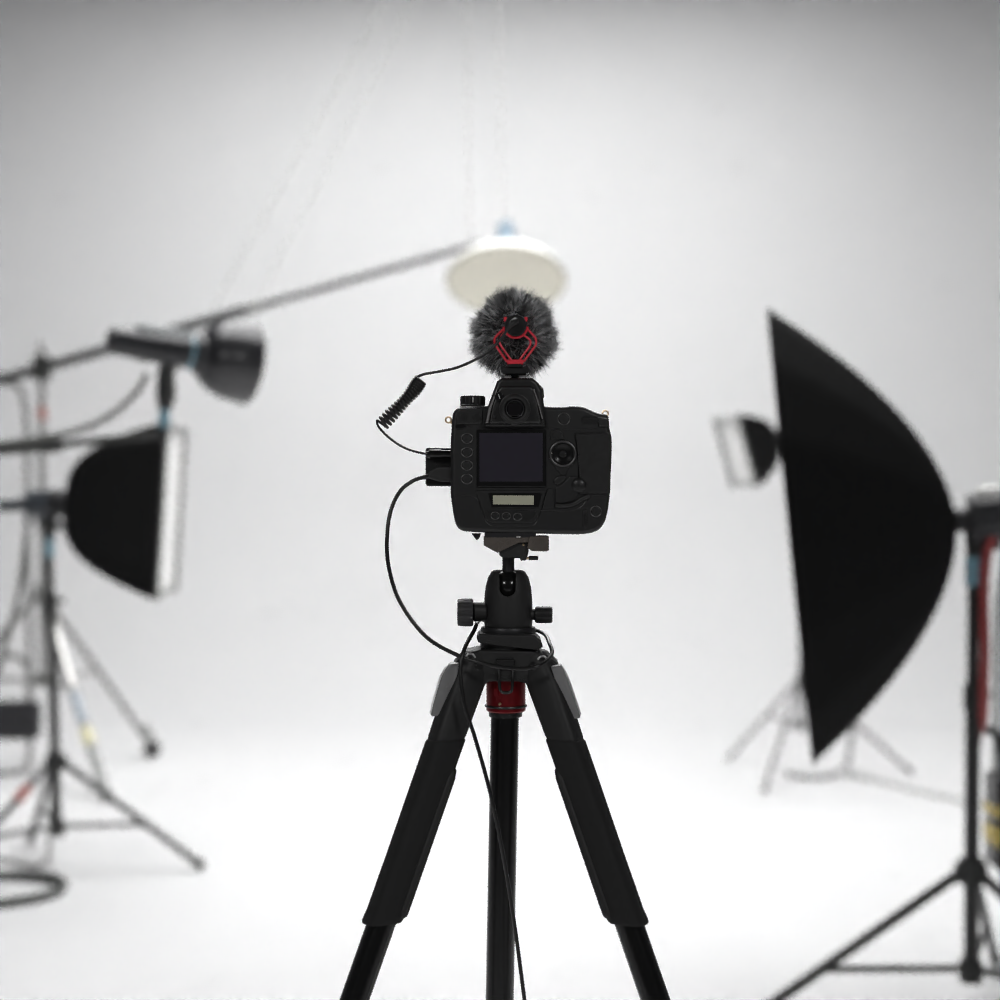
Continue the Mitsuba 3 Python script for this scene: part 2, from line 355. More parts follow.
# right side controls
ringed(688, 272, 5.9, 'focus_button')
part(cam, 'dial_slot', slab(Z((785, 262), (830, 250), (884, 262), (884, 292), (785, 292)), -0.8, 3, 0.5, 1.2), PLASTIC)
part(cam, 'command_dial', lathe([(0, -0.008), (0.0042, -0.008), (0.0048, -0.007), (0.0048, 0.007), (0.0042, 0.008), (0, 0.008)], S(590.5, 420, 2.2), [1, 0, 0], 60, (10, 0.12)), RUBBER)
part(cam, 'thumb_scoop', slab(Z((870, 262), (935, 268), (940, 318), (880, 318)), -2.5, 3, 2.2, 1.5), BODY)
part(cam, 'lock_panel', slab(Z((612, 340), (655, 330), (682, 350), (692, 388), (612, 388)), -1.6, 2, 0.9, 1.0), BODY)
disc(645, 358, 3.8, -2.4, 0, 'lock_button', RUBBER)
part(cam, 'selector_base', slab(Z((612, 470), (618, 420), (650, 392), (700, 392), (745, 420), (762, 470), (745, 520), (712, 548), (700, 585), (680, 590), (640, 545), (618, 510)), -1.8, 2, 1.2, 2.5), BODY)
sx, sy = Z((682, 466))[0]
part(cam, 'selector_ring', tube([S(sx + 12.6 * math.cos(a), sy + 12.2 * math.sin(a), -2.2) for a in np.linspace(0, 2 * np.pi, 48, endpoint=False)], 0.0013, 10, True), RIM)
sel = part(cam, 'selector_pad', lathe([(0.0102, 0), (0.0104, 0.0015), (0.0096, 0.0028), (0.0072, 0.0022), (0.0045, 0.0014), (0.0001, 0.0014)], S(sx, sy, -1.6), [0, -1, 0]), GLOSS)
part(sel, 'centre_button', lathe([(0.0038, 0), (0.0038, 0.0022), (0.003, 0.003), (0.0001, 0.0031)], S(sx, sy, -2.4), [0, -1, 0], 24), PLASTIC)
for zy in (463, 490):
    disc(616, zy, 1.2, -2.6, 0, 'index_dot', SILVER, 0.3, 14)
part(cam, 'focus_lever', slab(Z((632, 610), (650, 590), (695, 584), (702, 600), (680, 625), (650, 640), (632, 632)), -2.6, 2, 1.4, 1.5), BODY)
part(cam, 'rubber_grip', slab(Z((748, 350), (880, 348), (944, 350), (950, 400), (949, 560), (944, 690), (772, 690), (772, 560), (764, 450)), -2.2, 3, 1.6, 1.5), GRIP, label='leather textured thumb grip')
part(cam, 'card_door', slab(Z((640, 655), (672, 640), (705, 610), (720, 592), (768, 592), (768, 690), (740, 725), (690, 738), (640, 738)), -1.8, 2, 1.0, 1.2), BODY)
part(cam, 'door_latch', lathe([(0.0001, 0.003), (0.004, 0.0028), (0.0068, 0.0015), (0.0078, 0)][::-1], S(*Z((772, 640))[0], -1.6), [0, -1, 0], 32), PLASTIC)
part(cam, 'thumb_ridge', tube(spline([S(px, py, -0.6) for px, py in Z((640, 752), (690, 754), (745, 742), (790, 716), (830, 698))], 8), 0.0026, 12), BODY)
part(cam, 'memo_panel', slab(Z((598, 660), (632, 655), (636, 770), (568, 770)), -1.2, 2, 0.8, 0.8), BODY)
ringed(604, 722, 3.2, 'memo_button', 1.4)
part(cam, 'speaker_slot', slab(Z((792, 775), (820, 775), (820, 880), (792, 880)), -0.9, 2, 0.7, 2.0), BODY)
part(cam, 'lock_slider', slab(Z((800, 800), (812, 800), (812, 865), (800, 865)), -2.0, 0, 0.7, 0.8), PLASTIC)
ringed(866, 786, 5.3, 'grip_button')
# lens on the far side
part(cam, 'lens', lathe([(0.0, 0), (0.034, 0), (0.035, 0.004), (0.035, 0.03), (0.038, 0.034), (0.038, 0.07), (0.036, 0.075), (0.036, 0.09), (0.033, 0.09), (0.030, 0.075), (0.0, 0.072)], S(514, 462, 60), [0, 1, 0], 48), PLASTIC)

# ------------------------------------------------------------------ microphone
def W(*pts):
    return [(430 + x / 5, 270 + y / 5) for x, y in pts]
mic = thing('microphone', 'camera microphone in grey fur windshield on red mount above the camera', 'microphone')
mc = S(515.2, 328.5, 56)
def fur():
    n = 13000
    g = rng.normal(size=(n, 3)); g /= np.linalg.norm(g, axis=1, keepdims=True)
    rad = np.array([0.0305, 0.036, 0.0335])
    base = g * rad * 0.97
    nor = g / rad; nor /= np.linalg.norm(nor, axis=1, keepdims=True)
    q = g * 2.4 + 40
    tuft = np.stack([meshkit.fbm(q, 3, s) for s in (1, 2, 3)], 1) - 0.5
    d = nor + 3.1 * tuft + rng.normal(size=(n, 3)) * 0.16
    d /= np.linalg.norm(d, axis=1, keepdims=True)
    L = (0.0150 + 0.011 * (meshkit.noise(q * 1.4, 9) - 0.3)) * rng.uniform(0.65, 1.12, n)
    bend = rng.normal(size=(n, 3)) * 0.25 + np.array([0, 0, -0.22])
    rr = rng.uniform(0.00026, 0.00052, n)
    b = np.cross(d, rng.normal(size=(n, 3))); b /= np.linalg.norm(b, axis=1, keepdims=True)
    c = np.cross(d, b)
    ts, ws = np.array([0, 0.5, 1.0]), np.array([1.0, 0.85, 0.12])
    an = np.array([0, 2.0944, 4.18879])
    V = np.zeros((n, 3, 3, 3))
    for a, (t, w) in enumerate(zip(ts, ws)):
        ctr = base + d * (L * t)[:, None] + bend * (L * t * t * 0.45)[:, None]
        for k in range(3):
            V[:, a, k] = ctr + (rr * w)[:, None] * (math.cos(an[k]) * b + math.sin(an[k]) * c)
    f = []
    for a in range(2):
        for k in range(3):
            i, j = a * 3 + k, a * 3 + (k + 1) % 3
            f += [[i, j, j + 3], [i, j + 3, i + 3]]
    f.append([6, 7, 8])
    faces = (np.array(f)[None] + (np.arange(n) * 9)[:, None, None]).reshape(-1, 3)
    tone = np.where(rng.random(n) < 0.45, rng.uniform(0.50, 0.92, n), rng.uniform(0.03, 0.15, n)) * (0.30 + 1.2 * np.clip(meshkit.fbm(g * 5 + 9, 2, 21) * 2.6 - 0.8, 0, 1))
    col = np.repeat(tone, 9)[:, None] * np.array([1.0, 1.0, 1.01])
    return trimesh.Trimesh(V.reshape(-1, 3) + mc, faces, process=False), col
fm, fc = fur()
ws = part(mic, 'windshield', trimesh.Trimesh(trimesh.creation.icosphere(4).vertices * [0.0300, 0.0355, 0.0330] + mc, trimesh.creation.icosphere(4).faces, process=False), RUBBER, True)
part(ws, 'fur', fm, 'm_fur', True, 'shaggy grey fur', 'stuff', color=fc)
bx, by = W((428, 279))[0]
cap = part(mic, 'mic_body', lathe([(0.0001, 0.0), (0.0093, 0.0), (0.0106, 0.0012), (0.0108, 0.003), (0.0108, 0.05), (0.0001, 0.05)], S(bx, by, -5), [0, 1, 0], 40), PLASTIC)
part(cap, 'end_rim', tube([S(bx + 10.3 * math.cos(a), by + 10.3 * math.sin(a), -4.7) for a in np.linspace(0, 2 * np.pi, 48, endpoint=False)], 0.0005, 8, True), DARKMETAL)
def red_wire(zp, r=0.0012, y=1.0):
    p = np.array([S(px, py, y) for px, py in W(*zp)])
    q = [p[0]]
    for a, b, c in zip(p[:-2], p[1:-1], p[2:]):           # rounded bends
        u, v = b + unit(a - b) * min(0.003, 0.4 * np.linalg.norm(a - b)), b + unit(c - b) * min(0.003, 0.4 * np.linalg.norm(c - b))
        q += [u, 0.25 * u + 0.5 * b + 0.25 * v, v]
    return tube(np.array(q + [p[-1]]), r, 10)
mount = part(mic, 'shock_mount', red_wire([(378, 285), (322, 338), (322, 368), (388, 464), (464, 464), (532, 372), (530, 340), (478, 285)]), RED, 40, 'red wishbone shock mount')
part(mount, 'inner_arm', red_wire([(376, 305), (345, 350), (350, 372), (408, 452)], 0.0011), RED)
part(mount, 'inner_arm', red_wire([(468, 325), (504, 350), (502, 376), (446, 452)], 0.0011), RED)
part(mount, 'foot_block', slab(W((384, 448), (468, 448), (466, 471), (386, 471)), -1.5, 8, 1.0, 0.6), RED)
part(mount, 'clip', tube([S(bx + 11.8 * math.cos(a), by + 11.8 * math.sin(a), -1) for a in np.radians(np.linspace(5, 175, 30))], 0.0015, 10), RED)
for zx, zy in ((377, 247), (479, 247)):
    px, py = W((zx, zy))[0]
    part(mount, 'nub', rbox(S(px, py, 0), (0.0016, 0.004, 0.0022), 0.0008), RED)
part(mic, 'shoe_foot', slab(W((352, 482), (497, 482), (492, 512), (478, 520), (374, 520), (358, 512)), 2, 30, 1.2, 0.8), PLASTIC)
part(mic, 'shoe_stem', slab(W((395, 470), (458, 470), (462, 486), (391, 486)), -1, 14, 0.8, 0.4), PLASTIC)
part(mic, 'shoe_slide', slab(W((411, 518), (442, 518), (442, 532), (411, 532)), 9, 30, 0.6, 0.3), DARKMETAL)

# ------------------------------------------------------------------ cables plugged into the camera
mcab = thing('microphone_cable', 'coiled black cable running from the furry microphone to the camera side', 'cable')
part(mcab, 'microphone_plug', tube([S(515.5, 322, -5), S(515, 322.5, -12), S(512.8, 324.5, -15.5), S(509.5, 328, -16), S(506, 332.5, -15)], [0.0036, 0.0036, 0.0034, 0.0024, 0.0017], 16), SATIN)
lead = spline([S(508, 330, -15.5), S(500, 341, -14), S(488, 353, -12), S(472, 362, -8), S(456, 368, -2), S(440, 371, 4), S(424, 373.5, 8), S(417, 376.2, 8)], 8)
A = np.array(spline([S(420, 379.5, 8), S(414, 389, 8), S(405, 399.5, 8), S(394, 411, 8), S(381, 424.5, 8)], 30))
tn = np.gradient(A, axis=0); tn /= np.linalg.norm(tn, axis=1, keepdims=True)
turns, ph = 17, np.linspace(0, 1, 17 * 18)
ctr = np.stack([np.interp(ph, np.linspace(0, 1, len(A)), A[:, k]) for k in range(3)], 1)
tt = np.stack([np.interp(ph, np.linspace(0, 1, len(A)), tn[:, k]) for k in range(3)], 1)
side = np.cross(tt, [0, 1, 0]); side /= np.linalg.norm(side, axis=1, keepdims=True)
th = ph * turns * 2 * np.pi + np.pi
rad = 0.0062 * (0.95 + 0.1 * np.sin(ph * 9))
coil = ctr + rad[:, None] * (np.cos(th)[:, None] * side + np.sin(th)[:, None] * np.array([0, 1, 0]))
tail = spline([coil[-1], S(377, 424, 6), S(380, 429, 8), S(388, 437, 10), S(400, 445.5, 12), S(412, 450.5, 14), S(427, 453.8, 16)], 8)
part(mcab, 'straight_lead', tube(lead, 0.0014, 12), CABLEBLACK)
part(mcab, 'coil', tube(np.vstack([lead[-1:], coil]), 0.00135, 10), CABLEBLACK)
part(mcab, 'straight_lead', tube(tail, 0.0012, 12), CABLEBLACK)
part(mcab, 'camera_plug', tube([S(425, 453.8, 16), S(428, 453.8, 16), S(429, 453.8, 16), S(440, 453.8, 16), S(441, 453.8, 16), S(453, 453.8, 16)], [0.0030, 0.0036, 0.0046, 0.0048, 0.0042, 0.0042], 20), GLOSS)
box = part(cam, 'port_adapter', slab([(424.5, 449), (426, 447), (451.5, 447.5), (451.5, 486), (426, 485.8), (424.5, 483)], 22, 40, 1.5, 0.5), PLASTIC)

rc = thing('remote_cable', 'thin black cable looping from the camera round the ball head and down', 'cable')
part(rc, 'plug', slab([(427, 474), (433, 468), (438, 466), (453, 466), (453, 481.5), (440, 481.5), (434, 480), (427, 477.5)], 8, 21, 2.5, 1.0), SATIN)
part(rc, 'strain_relief', tube([S(430, 475.3, 15), S(424, 477, 14), S(419, 478.2, 13)], [0.0026, 0.0022, 0.0018], 12), PLASTIC)
pts = [(424, 476.5, 14), (412, 481, 11), (400, 491, 5), (391, 510, 0), (387.5, 535, -5), (389, 565, -8), (400, 600, -11), (425, 634, -14), (455, 652, -20), (485, 661, -28), (515, 665.5, -30), (538, 663, -28), (551, 654, -10), (550, 645, 10), (543, 636, 44),
       (515, 630, 68), (486, 625, 62), (478, 624, 40), (474, 631, 8), (465, 647, -20), (461, 668, -28), (465, 700, -32), (476, 735, -32), (491, 790, -30), (505, 860, -24), (515, 925, -18), (521, 970, -14), (526, 1008, -10), (540, 1100, 0), (556, 1300, 10), (580, 1600, 0), (620, 1800, -40), (690, 1846, -90), (800, 1847.4, -60), (900, 1847.4, 120)]
part(rc, 'lead', tube(spline([S(*p) for p in pts], 10), 0.0020, 12), CABLEBLACK)

# ------------------------------------------------------------------ ball head
def Q(*pts):
    return [(420 + x / 5, 520 + y / 5) for x, y in pts]
bh = thing('ball_head', 'black ball head with two side knobs between camera and tripod', 'ball head')
part(bh, 'mounting_plate', slab(Q((318, 84), (560, 82), (560, 112), (400, 118), (392, 168), (318, 128)), 4, 58, 1.0, 0.4), BRONZE)
pl = part(bh, 'release_plate', slab(Q((548, 82), (645, 82), (645, 150), (636, 158), (560, 156), (535, 140)), 2, 56, 1.2, 0.4), BRONZE)
for k in range(7):
    x = 533 + 2.1 * k
    part(pl, 'rib', slab([(x, 538), (x + 1.0, 538), (x + 1.0, 549.5), (x, 549.5)], 1.3, 3, 0.3, 0), BRONZE)
part(bh, 'plate_top', slab([(484.5, 532.5), (536, 532.5), (536, 537.5), (484.5, 537.5)], 3, 60, 1.0, 0.4), DARKMETAL)
part(bh, 'safety_catch', slab(Q((255, 68), (305, 68), (296, 92), (283, 103)), 10, 20, 0.8, 0.4), PLASTIC)
part(bh, 'clamp', slab(Q((396, 112), (540, 112), (545, 160), (530, 204), (505, 206), (500, 192), (415, 192), (396, 178)), 8, 54, 2.0, 1.0), SATIN)
lv = part(bh, 'release_lever', rod(S(529, 558.5, 14), S(538.5, 558.5, 14), 0.0021), PLASTIC)
part(lv, 'pin', rod(S(526, 558.5, 14), S(530, 558.5, 14), 0.0014), BRASS)
part(bh, 'brass_pin', rod(S(523.5, 545, 7), S(523.5, 545, 10), 0.0012), BRASS)
part(bh, 'level_mark', slab([(516.5, 536), (520.5, 536), (520.5, 538), (516.5, 538)], 1.6, 4, 0.4, 0), SILVER)
AY = 31.0
part(bh, 'stem', lathe([(0.0001, -0.002), (0.0065, -0.002), (0.0060, 0.008), (0.0062, 0.02), (0.0001, 0.02)], S(508.4, 575, AY), [0, 0, 1], 28), DARKMETAL)
part(bh, 'ball', trimesh.Trimesh(trimesh.creation.icosphere(4).vertices * 0.0165 + S(508.2, 588, AY), trimesh.creation.icosphere(4).faces), GLOSS, True)
hz = lambda py: (628 - py) / 1000
house = solid(lathe([(0.0001, 0), (0.0238, 0), (0.0246, 0.004), (0.0248, 0.016), (0.0243, 0.03), (0.0232, 0.041), (0.0205, 0.051), (0.0172, 0.0565), (0.0142, 0.058), (0.0118, 0.0568), (0.0112, 0.052), (0.0001, 0.052)], S(508.4, 629.5, AY), [0, 0, 1], 64))
house = house - solid(trimesh.Trimesh(trimesh.creation.icosphere(4).vertices * 0.0172 + S(508.2, 588, AY), trimesh.creation.icosphere(4).faces))
notch = manifold3d.Manifold.hull(solid(rod(S(507.6, 589, -10), S(507.6, 589, AY), 0.0082, n=24)) + solid(rod(S(507.6, 565, -10), S(507.6, 565, AY), 0.0086, n=24)))
part(bh, 'housing', house - notch, SATIN, 40)
kn = part(bh, 'lock_knob', lathe([(0.0001, 0), (0.0128, 0), (0.0140, 0.0015), (0.0142, 0.008), (0.0134, 0.0155), (0.011, 0.016), (0.0001, 0.016)], S(472.8, 614, AY - 8), [-1, 0, 0], 120, (24, 0.045)), KNOB)
part(kn, 'collar', rod(S(486, 613, AY - 6), S(472, 613.5, AY - 8), 0.0092, 0.0098), SATIN)
kn = part(bh, 'pan_knob', lathe([(0.0001, 0), (0.0074, 0), (0.0084, 0.0015), (0.0086, 0.015), (0.0078, 0.0175), (0.0001, 0.0178)], S(535.5, 616.5, AY - 6), [1, 0, 0], 96, (8, 0.07)), PLASTIC)
part(kn, 'shaft', rod(S(530, 616, AY - 4), S(537, 616.4, AY - 6), 0.0055), SATIN)
part(bh, 'base_ring', lathe([(0.0001, 0), (0.0275, 0), (0.028, 0.0008), (0.028, 0.0045), (0.027, 0.0065), (0.0001, 0.0065)], S(508.4, 635.5, AY), [0, 0, 1], 64), DARKMETAL)

# ------------------------------------------------------------------ tripod
tp = thing('tripod', 'black three legged tripod with red collar carrying the camera', 'tripod')
part(tp, 'top_plate', slab([(480, 634), (534, 635), (541, 641), (543, 647), (537, 650), (500, 646), (478, 642.5), (476.5, 637)], -2, 64, 2.0, 1.0), SATIN)
part(tp, 'neck', lathe([(0.0001, 0), (0.0265, 0), (0.0265, 0.014), (0.0255, 0.016), (0.0001, 0.016)], S(506.5, 658, AY), [0, 0, 1], 48), SATIN)
part(tp, 'hub', slab([(481, 650), (533, 651), (548, 655), (560, 666), (552, 688), (531, 688), (524, 682), (489, 682), (481, 688), (460, 688), (452, 666), (463, 654)], 2, 62, 3.0, 2.5), SATIN)
cl = part(tp, 'column_latch', slab([(496, 659), (514.5, 659), (515, 669), (496, 669)], -3, 5, 1.5, 0.8), PLASTIC)
part(cl, 'loop', tube(spline([S(498.5, 668, -1), S(499, 680, -3), S(500.5, 690, -3), S(506, 692.5, -3), S(511.5, 690, -3), S(512.5, 680, -3), S(513, 668, -1)], 6), 0.0016, 10), PLASTIC)
red = part(tp, 'red_collar', lathe([(0.0001, 0), (0.0190, 0), (0.0200, 0.0012), (0.0200, 0.033), (0.0001, 0.033)], S(506, 715, AY), [0, 0, 1], 56), REDANO, label='dark red metal collar')
part(red, 'ring', lathe([(0.0195, 0), (0.0212, 0.0004), (0.0216, 0.0014), (0.0212, 0.0026), (0.0195, 0.003)], S(506, 711, AY), [0, 0, 1], 56), PLASTIC)
part(red, 'catch', slab([(493.5, 690), (498, 690), (498, 697), (501, 699), (501, 704), (497, 704), (496, 698), (493.5, 697)], 11.2, 16, 0.6, 0.3), REDANO)
part(red, 'screw', rod(S(500, 705.5, 10.6), S(500, 705.5, 14), 0.0016), BRASS)
part(tp, 'lower_ring', lathe([(0.0001, 0), (0.0165, 0), (0.017, 0.001), (0.017, 0.006), (0.0001, 0.006)], S(505.6, 720.5, AY), [0, 0, 1], 48), PLASTIC)
part(tp, 'centre_column', rod(S(505, 719, AY), S(498.2, 1090, AY), 0.0143, n=32), GLOSS)

def section(c, u, v, a, b, n=28, e=3.2):                 # rounded-rectangle ring
    th = np.arange(n) * 2 * np.pi / n
    co, si = np.cos(th), np.sin(th)
    x, y = np.sign(co) * np.abs(co) ** (2 / e) * a, np.sign(si) * np.abs(si) ** (2 / e) * b
    return c + x[:, None] * u + y[:, None] * v
def leg(p0, p1, az, wid=1.0):
    a = unit(p1 - p0)
    rad_ = np.array([math.cos(az), math.sin(az), 0])
    t = unit(np.cross(a, rad_)); nrm = np.cross(t, a)
    L = np.linalg.norm(p1 - p0)
    P = lambda s: p0 + a * s
    def shape(stations, e=3.2):
        return loft([section(P(s), t * wid, rad_, T_, R_ * 1.08, e=e) for s, T_, R_ in stations])
    g = part(tp, 'leg', shape([(-0.012, 0.010, 0.010), (-0.006, 0.0135, 0.015), (0.02, 0.0148, 0.0180), (0.055, 0.0150, 0.0172), (0.078, 0.0150, 0.0165), (0.0825, 0.0142, 0.0155)]), SATIN)
    part(g, 'grip', shape([(0.0815, 0.0148, 0.0165), (0.083, 0.0158, 0.0172), (0.12, 0.0156, 0.0172), (0.20, 0.0150, 0.0168), (0.255, 0.0150, 0.0169), (0.262, 0.0155, 0.0176), (0.2665, 0.0156, 0.0178), (0.269, 0.0146, 0.0166)]), RUBBER)
    inner = -1
    part(g, 'grip_panel', loft([section(P(s) + nrm * inner * 0.0125, t * wid, rad_, w, h) for s, w, h in ((0.106, 0.010, 0.0035), (0.109, 0.0140, 0.0058), (0.118, 0.0172, 0.0062), (0.25, 0.0170, 0.0064), (0.257, 0.0166, 0.0060), (0.260, 0.013, 0.004))]), SATIN)
    foot_s = (p0[2] - 0.022) / -a[2]
    part(g, 'tube', rod(P(0.245), P(0.27 + (foot_s - 0.27) * 0.5), 0.0138, n=28), GLOSS)
    lk = part(g, 'lever_lock', rod(P(0.27 + (foot_s - 0.27) * 0.47), P(0.27 + (foot_s - 0.27) * 0.53), 0.019, n=24), PLASTIC)
    part(g, 'tube', rod(P(0.27 + (foot_s - 0.27) * 0.5), P(foot_s - 0.01), 0.0115, n=24), GLOSS)
    part(g, 'rubber_foot', lathe([(0.0001, -0.001), (0.013, -0.001), (0.017, 0.012), (0.015, 0.03), (0.012, 0.04), (0.0001, 0.04)], [*P(foot_s)[:2], 0.001], [0, 0, 1], 24), RUBBER)
    part(g, 'pivot_bolt', rod(P(0.004) - t * 0.0155, P(0.004) + t * 0.0155, 0.0045), PLASTIC)
    return g
l1 = leg(at(473, 662, D0 + 0.012), at(382.5, 920, D0 - 0.045), math.radians(210))
l2 = leg(at(538.5, 662, D0 + 0.012), at(628.5, 922, D0 - 0.045), math.radians(330))
p3 = S(506, 662, AY + 34)
l3 = leg(p3, p3 + np.array([-0.004, 0.105, -0.26]), math.radians(90), 0.86)
for g, poly, rim, sg in ((l1, Q((148, 716), (196, 712), (188, 770), (160, 850), (104, 975), (54, 978), (72, 900), (102, 800), (128, 742)), Q((130, 732), (112, 756), (92, 800), (62, 900), (46, 970)), 1),
                         (l2, Q((652, 728), (708, 722), (734, 786), (766, 880), (802, 985), (762, 992), (720, 905), (690, 845), (662, 760)), Q((718, 738), (745, 790), (778, 882), (808, 974)), -1)):
    c = part(g, 'grey_cap', slab(poly, -9, 12, 2.0, 1.5), GREYCAP, label='grey metal shoulder cap')
    rings = []
    for x, y in spline([(x, y) for x, y in rim], 6):
        rings.append(np.array([S(x, y, 6), S(x + sg * 1.9, y, -6.5), S(x + sg * 2.6, y, -6), S(x + sg * 0.8, y, 6.5)]))
    part(c, 'bright_edge', loft(rings), EDGE, 25, 'bright polished edge strip')
for cx, cy in ((470.5, 656), (542.5, 658.5)):
    part(tp, 'shoulder_bolt', tube(spline([S(cx - 5, cy + 0.5, -7), S(cx - 2, cy - 2.6, -7), S(cx + 2, cy - 2.6, -7), S(cx + 5, cy + 1, -7)], 6), 0.0010, 8), GREYCAP)

# ------------------------------------------------------------------ studio stands
def light_stand(label, base, top, az0, collar_z, hub_z, spread, tilt=(0, 0), r=0.017, m=STAND, name='light_stand', brace=True, joints=(0.75,), cap=None):
    t = thing(name, label, 'light stand')
    x, y = base
    ax = lambda z: np.array([x + tilt[0] * z, y + tilt[1] * z, z])
    zs = [hub_z - 0.03, *joints, top]
    for k in range(len(zs) - 1):
        part(t, 'pole', rod(ax(zs[k] - (0.05 if k else 0)), ax(zs[k + 1]), r * (1 - 0.18 * k)), m)
    for z in joints:
        c = part(t, 'joint', rod(ax(z - 0.035), ax(z + 0.03), r * 1.25), m)
        part(c, 'knob', rod(ax(z) + [r, 0, 0], ax(z) + [r + 0.028, 0.02, 0], 0.010), m)
    part(t, 'collar', rod(ax(collar_z - 0.03), ax(collar_z + 0.035), r * 1.7), m)
    part(t, 'hub', rod(ax(hub_z - 0.035), ax(hub_z + 0.02), r * 1.6), m)
    legs = []
    for k in range(3):
        a = math.radians(az0 + 120 * k)
        d = np.array([math.cos(a), math.sin(a), 0])
        p = ax(collar_z) + d * r * 1.5
        q = np.array([x, y, 0.014]) + d * spread
        g = part(t, 'leg', rod(p, q, r * 0.72), m)
        part(g, 'hinge', rbox(p, (r * 0.8, r * 0.8, r * 1.3), 0.004), m)
        part(g, 'foot', rod(q - unit(q - p) * 0.05, q, r * 0.9), m)
        if brace:
            f = (hub_z - collar_z) / (q[2] - p[2])
            e = p + (q - p) * min(0.9, f * 0.95 if f < 0.75 else 0.62)
            part(g, 'brace', rod(ax(hub_z) + d * r, e, r * 0.5), m)
        legs.append((g, p, q))
    return t, ax, legs

# right: big octagonal softbox, seen from behind its rim
def softbox(label, apex, axis, up, depth, hw, hh, expo, sides, name='softbox', lip_m=FABRIC, lip=0.05, r0=0.07):
    t = thing(name, label, 'softbox')
    axis = unit(axis)
    sd = unit(np.cross(axis, up)); uv_ = np.cross(sd, axis)
    def ring(s, off, d):
        pts = []
        if sides == 4:
            cs = [(-1, -1), (1, -1), (1, 1), (-1, 1)]
        else:
            cs = [(math.sin(2 * np.pi * k / sides), math.cos(2 * np.pi * k / sides)) for k in range(sides)]
        for (a, b), (a2, b2) in zip(cs, cs[1:] + cs[:1]):
            for w in np.linspace(0, 1, 6, endpoint=False):
                sag = 1 - (0.05 if sides == 4 else 0.0) * math.sin(math.pi * w)
                pts.append(((a + (a2 - a) * w) * sag, (b + (b2 - b) * w) * sag))
        return np.array([apex + axis * d + sd * p * (hw * s - off) + uv_ * q * (hh * s - off) for p, q in pts])
    ts = np.concatenate([[0.0, 0.006, 0.02, 0.045], np.linspace(0.08, 1, 20)])
    sc = np.maximum(ts ** expo, r0 / hh)
    rings = [ring(s, 0, depth * x) for s, x in zip(sc, ts)]
    rings += [ring(1, 0, depth + lip), ring(1, 0.006, depth + lip)]
    rings += [ring(s, 0.006, depth * x + 0.004) for s, x in list(zip(sc, ts))[::-1]]
    part(t, 'shell', loft(rings, caps=True), FABRIC, 25)
    part(t, 'diffuser', loft([ring(0.985, 0.004, depth - 0.002), ring(0.99, 0.004, depth + 0.004)]), DIFFUSER, 25, 'white front diffuser')
    bn = []
    n = len(rings[0])
    bn = [ring(1, -0.0015, depth + lip - 0.008), ring(1, -0.0015, depth + lip + 0.003), ring(1, 0.007, depth + lip + 0.003), ring(1, 0.007, depth + lip - 0.008)]
    part(t, 'edge_binding', loft(bn, closed=True), lip_m, 25)
    part(t, 'speed_ring', rod(apex - axis * 0.03, apex + axis * 0.012, r0 * 1.0, n=28), DARKMETAL)
    return t

def strobe(label, front, axis, length, r, m=HEAD, collar=True, taper=0.8, name='strobe_light', drop=0.16, sp=None, top=None, cr=0.022):
    """A studio flash head whose front is at the given point; it points along axis and sits on a yoke with a cyan collar below."""
    t = thing(name, label, 'studio light')
    axis = unit(axis)
    part(t, 'housing', lathe([(0.0001, -length), (r * taper * 0.9, -length), (r * taper, -length + 0.012), (r * taper, -length * 0.55), (r, -length * 0.5), (r, -0.012), (r * 0.94, 0), (0.0001, 0)], front, axis, 36), m)
    part(t, 'front_ring', rod(front - axis * 0.018, front + axis * 0.006, r * 1.06, n=32), DARKMETAL)
    part(t, 'control_panel', rod(front - axis * (length + 0.002), front - axis * (length - 0.004), r * taper * 0.72, n=28), HEADGREY)
    b, c = frame(axis)
    if top is not None:
        part(t, 'top_glint', rbox(front - axis * length * 0.45 + np.array([0, 0, 1]) * r * 0.98, (length * 0.42, r * 0.6, 0.020), 0.009, np.array([axis, unit(np.cross([0, 0, 1], axis)), [0, 0, 1]])), top)  # added silver bar imitating the glossy highlight along the housing top
    if sp is not None:
        q = np.asarray(sp)
        part(t, 'bracket', rod(q + [0, 0, 0.025], q + [0, 0, drop], 0.019, 0.024), STAND)
        k = part(t, 'cyan_collar', rod(q - [0, 0, 0.045], q + [0, 0, 0.03], cr, n=24), CYAN)
        part(t, 'tilt_knob', rod(q + [0.01, 0, drop * 0.6], q + [0.06, -0.03, drop * 0.6], 0.014), STAND)
    return t

# --- right softbox, strobe, stand
DR = 4.28
ax_r = unit([-0.985, 0.172, -0.098])
fc_r = at(791, 536, DR + 0.03)
apex_r = fc_r - ax_r * 0.415
softbox('large black octagonal softbox at right, seen edge on from its side', apex_r, ax_r, [0, 0, 1], 0.415, 0.590, 0.590, 0.55, 16, lip=0.0, r0=0.03)
sb = at(974, 568, 4.25)
strobe('grey studio flash head behind the large black softbox at right', apex_r - ax_r * 0.039, ax_r, 0.34, 0.060, HEAD, sp=sb, drop=0.1, top=SILVER)
tR, axR, legsR = light_stand('black light stand at right under the large softbox', (at(970.5, 900, 4.25)[0], 4.25), sb[2] - 0.045, 188, H - (872 - 500) / F * 4.25, H - (968 - 500) / F * 4.25, 0.64, (0.007, 0), 0.019, joints=(0.85,))
red_c = tube(spline([at(992, 535, 4.20), at(986, 560, 4.21), at(984, 600, 4.21), at(985, 650, 4.21), at(984, 690, 4.215), at(983, 718, 4.24), at(976, 740, 4.286), at(973, 790, 4.288), at(972, 845, 4.30)], 8), 0.013, 12)
single('red_cable', red_c, CABLERED, 'dull red cable hanging down beside the right light stand pole', 'cable')
